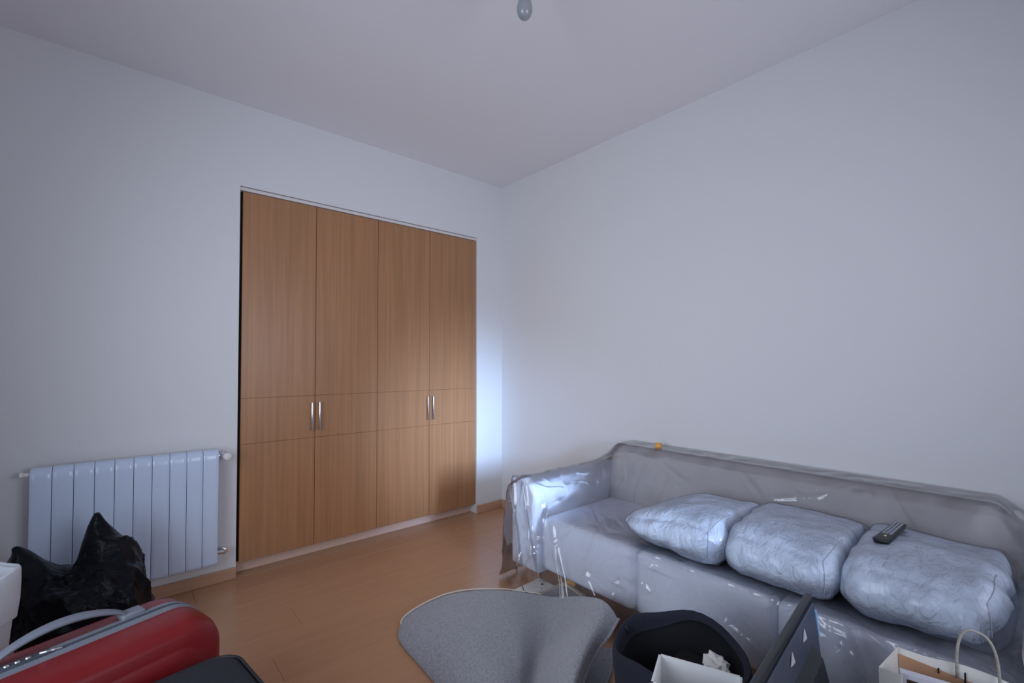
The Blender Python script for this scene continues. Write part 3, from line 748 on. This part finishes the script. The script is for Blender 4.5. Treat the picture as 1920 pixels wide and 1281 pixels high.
for p in P: pass
# flat strap-like grip
rows = []
for k, p in enumerate(P):
    s = k/22; wd_ = .015+.007*math.sin(math.pi*s); hh = .007+.003*math.sin(math.pi*s)
    rows.append([p+Vector((0, math.cos(a)*wd_, math.sin(a)*hh)) for a in np.linspace(0, 2*math.pi, 13)[:-1]])
V_ = grid(t, rows, closed_u=True); t.faces.new(V_[0][::-1]); t.faces.new(V_[-1]); obj('carry_handle', t, M['handle_grey'], sc)
for x in (-.105, -.425):
    t = bmesh.new(); box(t, (x-.03, .012, HGT-.004), (x+.03, .062, HGT+.016), .006, 3); obj('handle_mount', t, M['grey_trim'], sc, angle=40)
t = bmesh.new(); box(t, (-.40, -.014, HGT), (-.30, .014, HGT+.012), .004, 2); lk = obj('combination_lock', t, M['grey_dark'], sc, angle=40)
for x in (-.385, -.365, -.345):
    t = bmesh.new(); tube(t, [(x-.005, 0, HGT+.010), (x+.005, 0, HGT+.010)], .0055, 14); obj('dial', t, M['chrome'], lk)
t = bmesh.new(); tube(t, [(-.325, -.006, HGT+.014), (-.30, -.010, HGT+.012), (-.28, -.012, HGT+.009)], .004, 8); obj('zip_puller', t, M['chrome'], lk)
for (x, y) in ((-.02, -.08), (-.58, -.08), (-.02, .08), (-.58, .08)):
    t = bmesh.new(); lathe(t, [(0, 0), (.016, 0), (.02, .02), (.014, .028), (0, .028)], 14, (x, y, 0)); obj('foot', t, M['grey_dark'], sc, angle=40)

# ------------------------------------------------------------------ black soft case in the near left foreground
bc = empty('black_case', (.025, 1.425, 0), R(8), label='black soft travel case with rounded corners at the bottom edge, before the suitcase', cat='case')
def rrect(x0, x1, y0, y1, rad, n=8):
    P = []
    for (cx, cy, a0) in ((x1-rad, y1-rad, 0), (x0+rad, y1-rad, 90), (x0+rad, y0+rad, 180), (x1-rad, y0+rad, 270)):
        for k in range(n+1):
            a = R(a0+k*90/n); P.append((cx+rad*math.cos(a), cy+rad*math.sin(a)))
    return P
t = bmesh.new(); rows = []
for ins, z in ((.03, .004), (.008, .010), (0, .03), (0, .395), (.004, .417), (.014, .429), (.03, .433), (.12, .437)):
    rows.append([Vector((x, y, z)) for x, y in rrect(-.20+ins, .285-ins, -.30+ins, .165-ins, max(.07-ins*.5, .02))])
V_ = grid(t, rows, closed_u=True); t.faces.new(V_[0][::-1]); t.faces.new(V_[-1]); obj('body', t, M['black_fabric'], bc, angle=50)
t = bmesh.new(); tube(t, [Vector((x, y, .42)) for x, y in rrect(-.20, .285, -.30, .165, .07)], .0055, 8, closed=True); obj('piping', t, M['ink'], bc)
t = bmesh.new(); P = [Vector((-.10-.13*0+.06*math.cos(a)*1.3, -.05, .435+.045*math.sin(a))) for a in np.linspace(0, math.pi, 14)]; tube(t, P, .009, 8); obj('grab_handle', t, M['black_fabric'], bc)

# ------------------------------------------------------------------ black bin bag
bb = bmesh.new(); bmesh.ops.create_icosphere(bb, subdivisions=6, radius=1.0)
def peak(p, c, s, h, dirv):
    d = (p-Vector(c)).length; return Vector(dirv)*h*math.exp(-(d/s)**2)
for v in bb.verts:
    d = v.co.normalized(); p = Vector((spow(d.x, .9)*.225, spow(d.y, .9)*.215, spow(d.z, .85)*.225+.225))
    p += peak(p, (.05, .03, .45), .070, .21, (-.10, .10, 1.0)); p += peak(p, (.11, .02, .42), .10, .07, (.45, .0, .5))
    p += peak(p, (-.17, .02, .36), .075, .19, (-.25, .0, 1.0)); p += peak(p, (-.10, .05, .40), .05, .05, (-.5, 0, .8))
    p += peak(p, (-.23, -.05, .34), .05, .10, (-.9, -.1, .5)); p -= Vector((0, 0, .06*math.exp(-((p.x+.04)/.06)**2)*(1 if p.z > .38 else 0)*min(1, max(0, (p.z-.38)/.05))))
    f = min(1, p.z/.1)
    q = Vector((p.x*6+p.z*2, p.y*6, p.z*3.5)); rg = max(0, 1-2*abs(noise.noise(q*1.3)))**2; r2 = max(0, 1-2*abs(noise.noise(q*3+Vector((5, 5, 5)))))**2
    p += d*(.024*rg+.008*r2-.016)*f
    p.z = max(p.z, .003); v.co = p
o = obj('bin_bag', bb, M['bin']); o.location = (-.085, 2.73, 0); tag(o, 'black plastic bin bag slumped against the left end of the radiator', 'bin bag')

# ------------------------------------------------------------------ white bag at the left edge
wb = empty('white_bag', (-.412, 2.30, 0), R(42), label='open white plastic sack at the far left edge beside the bin bag', cat='bag')
t = bmesh.new(); rows = []
def sq(r, z, th, fold=0):
    P = []
    for k in range(64):
        a = k*2*math.pi/64; c, s = math.cos(a), math.sin(a); m = (abs(c)**6+abs(s)**6)**(1/6)
        w = 1+.03*math.sin(3*a+z*8)+.02*math.sin(7*a+z*14+fold)
        P.append(Vector((r*c/m*w, r*s/m*w, z+th*(.35*math.sin(2*a+1.0)+.2*math.sin(5*a)))))
    return P
for r_, z, th in ((.10, .004, 0), (.118, .01, 0), (.122, .12, 0), (.120, .30, .0), (.124, .46, .01), (.130, .54, .02), (.139, .595, .035), (.134, .604, .035), (.128, .595, .035), (.120, .53, .02), (.114, .42, .01), (.108, .2, 0), (.09, .03, 0)):
    rows.append(sq(r_, z, th))
V_ = grid(t, rows, closed_u=True); t.faces.new(V_[0][::-1]); t.faces.new(V_[-1]); obj('body', t, M['white_bag'], wb)
t = bmesh.new(); rows = []
for r_, z, th in ((.131, .44, .02), (.138, .50, .03), (.142, .57, .035), (.142, .603, .035), (.139, .610, .035), (.134, .602, .035)): rows.append(sq(r_, z, th, 2))
grid(t, rows, closed_u=True); obj('folded_rim', t, M['white_bag'], wb)
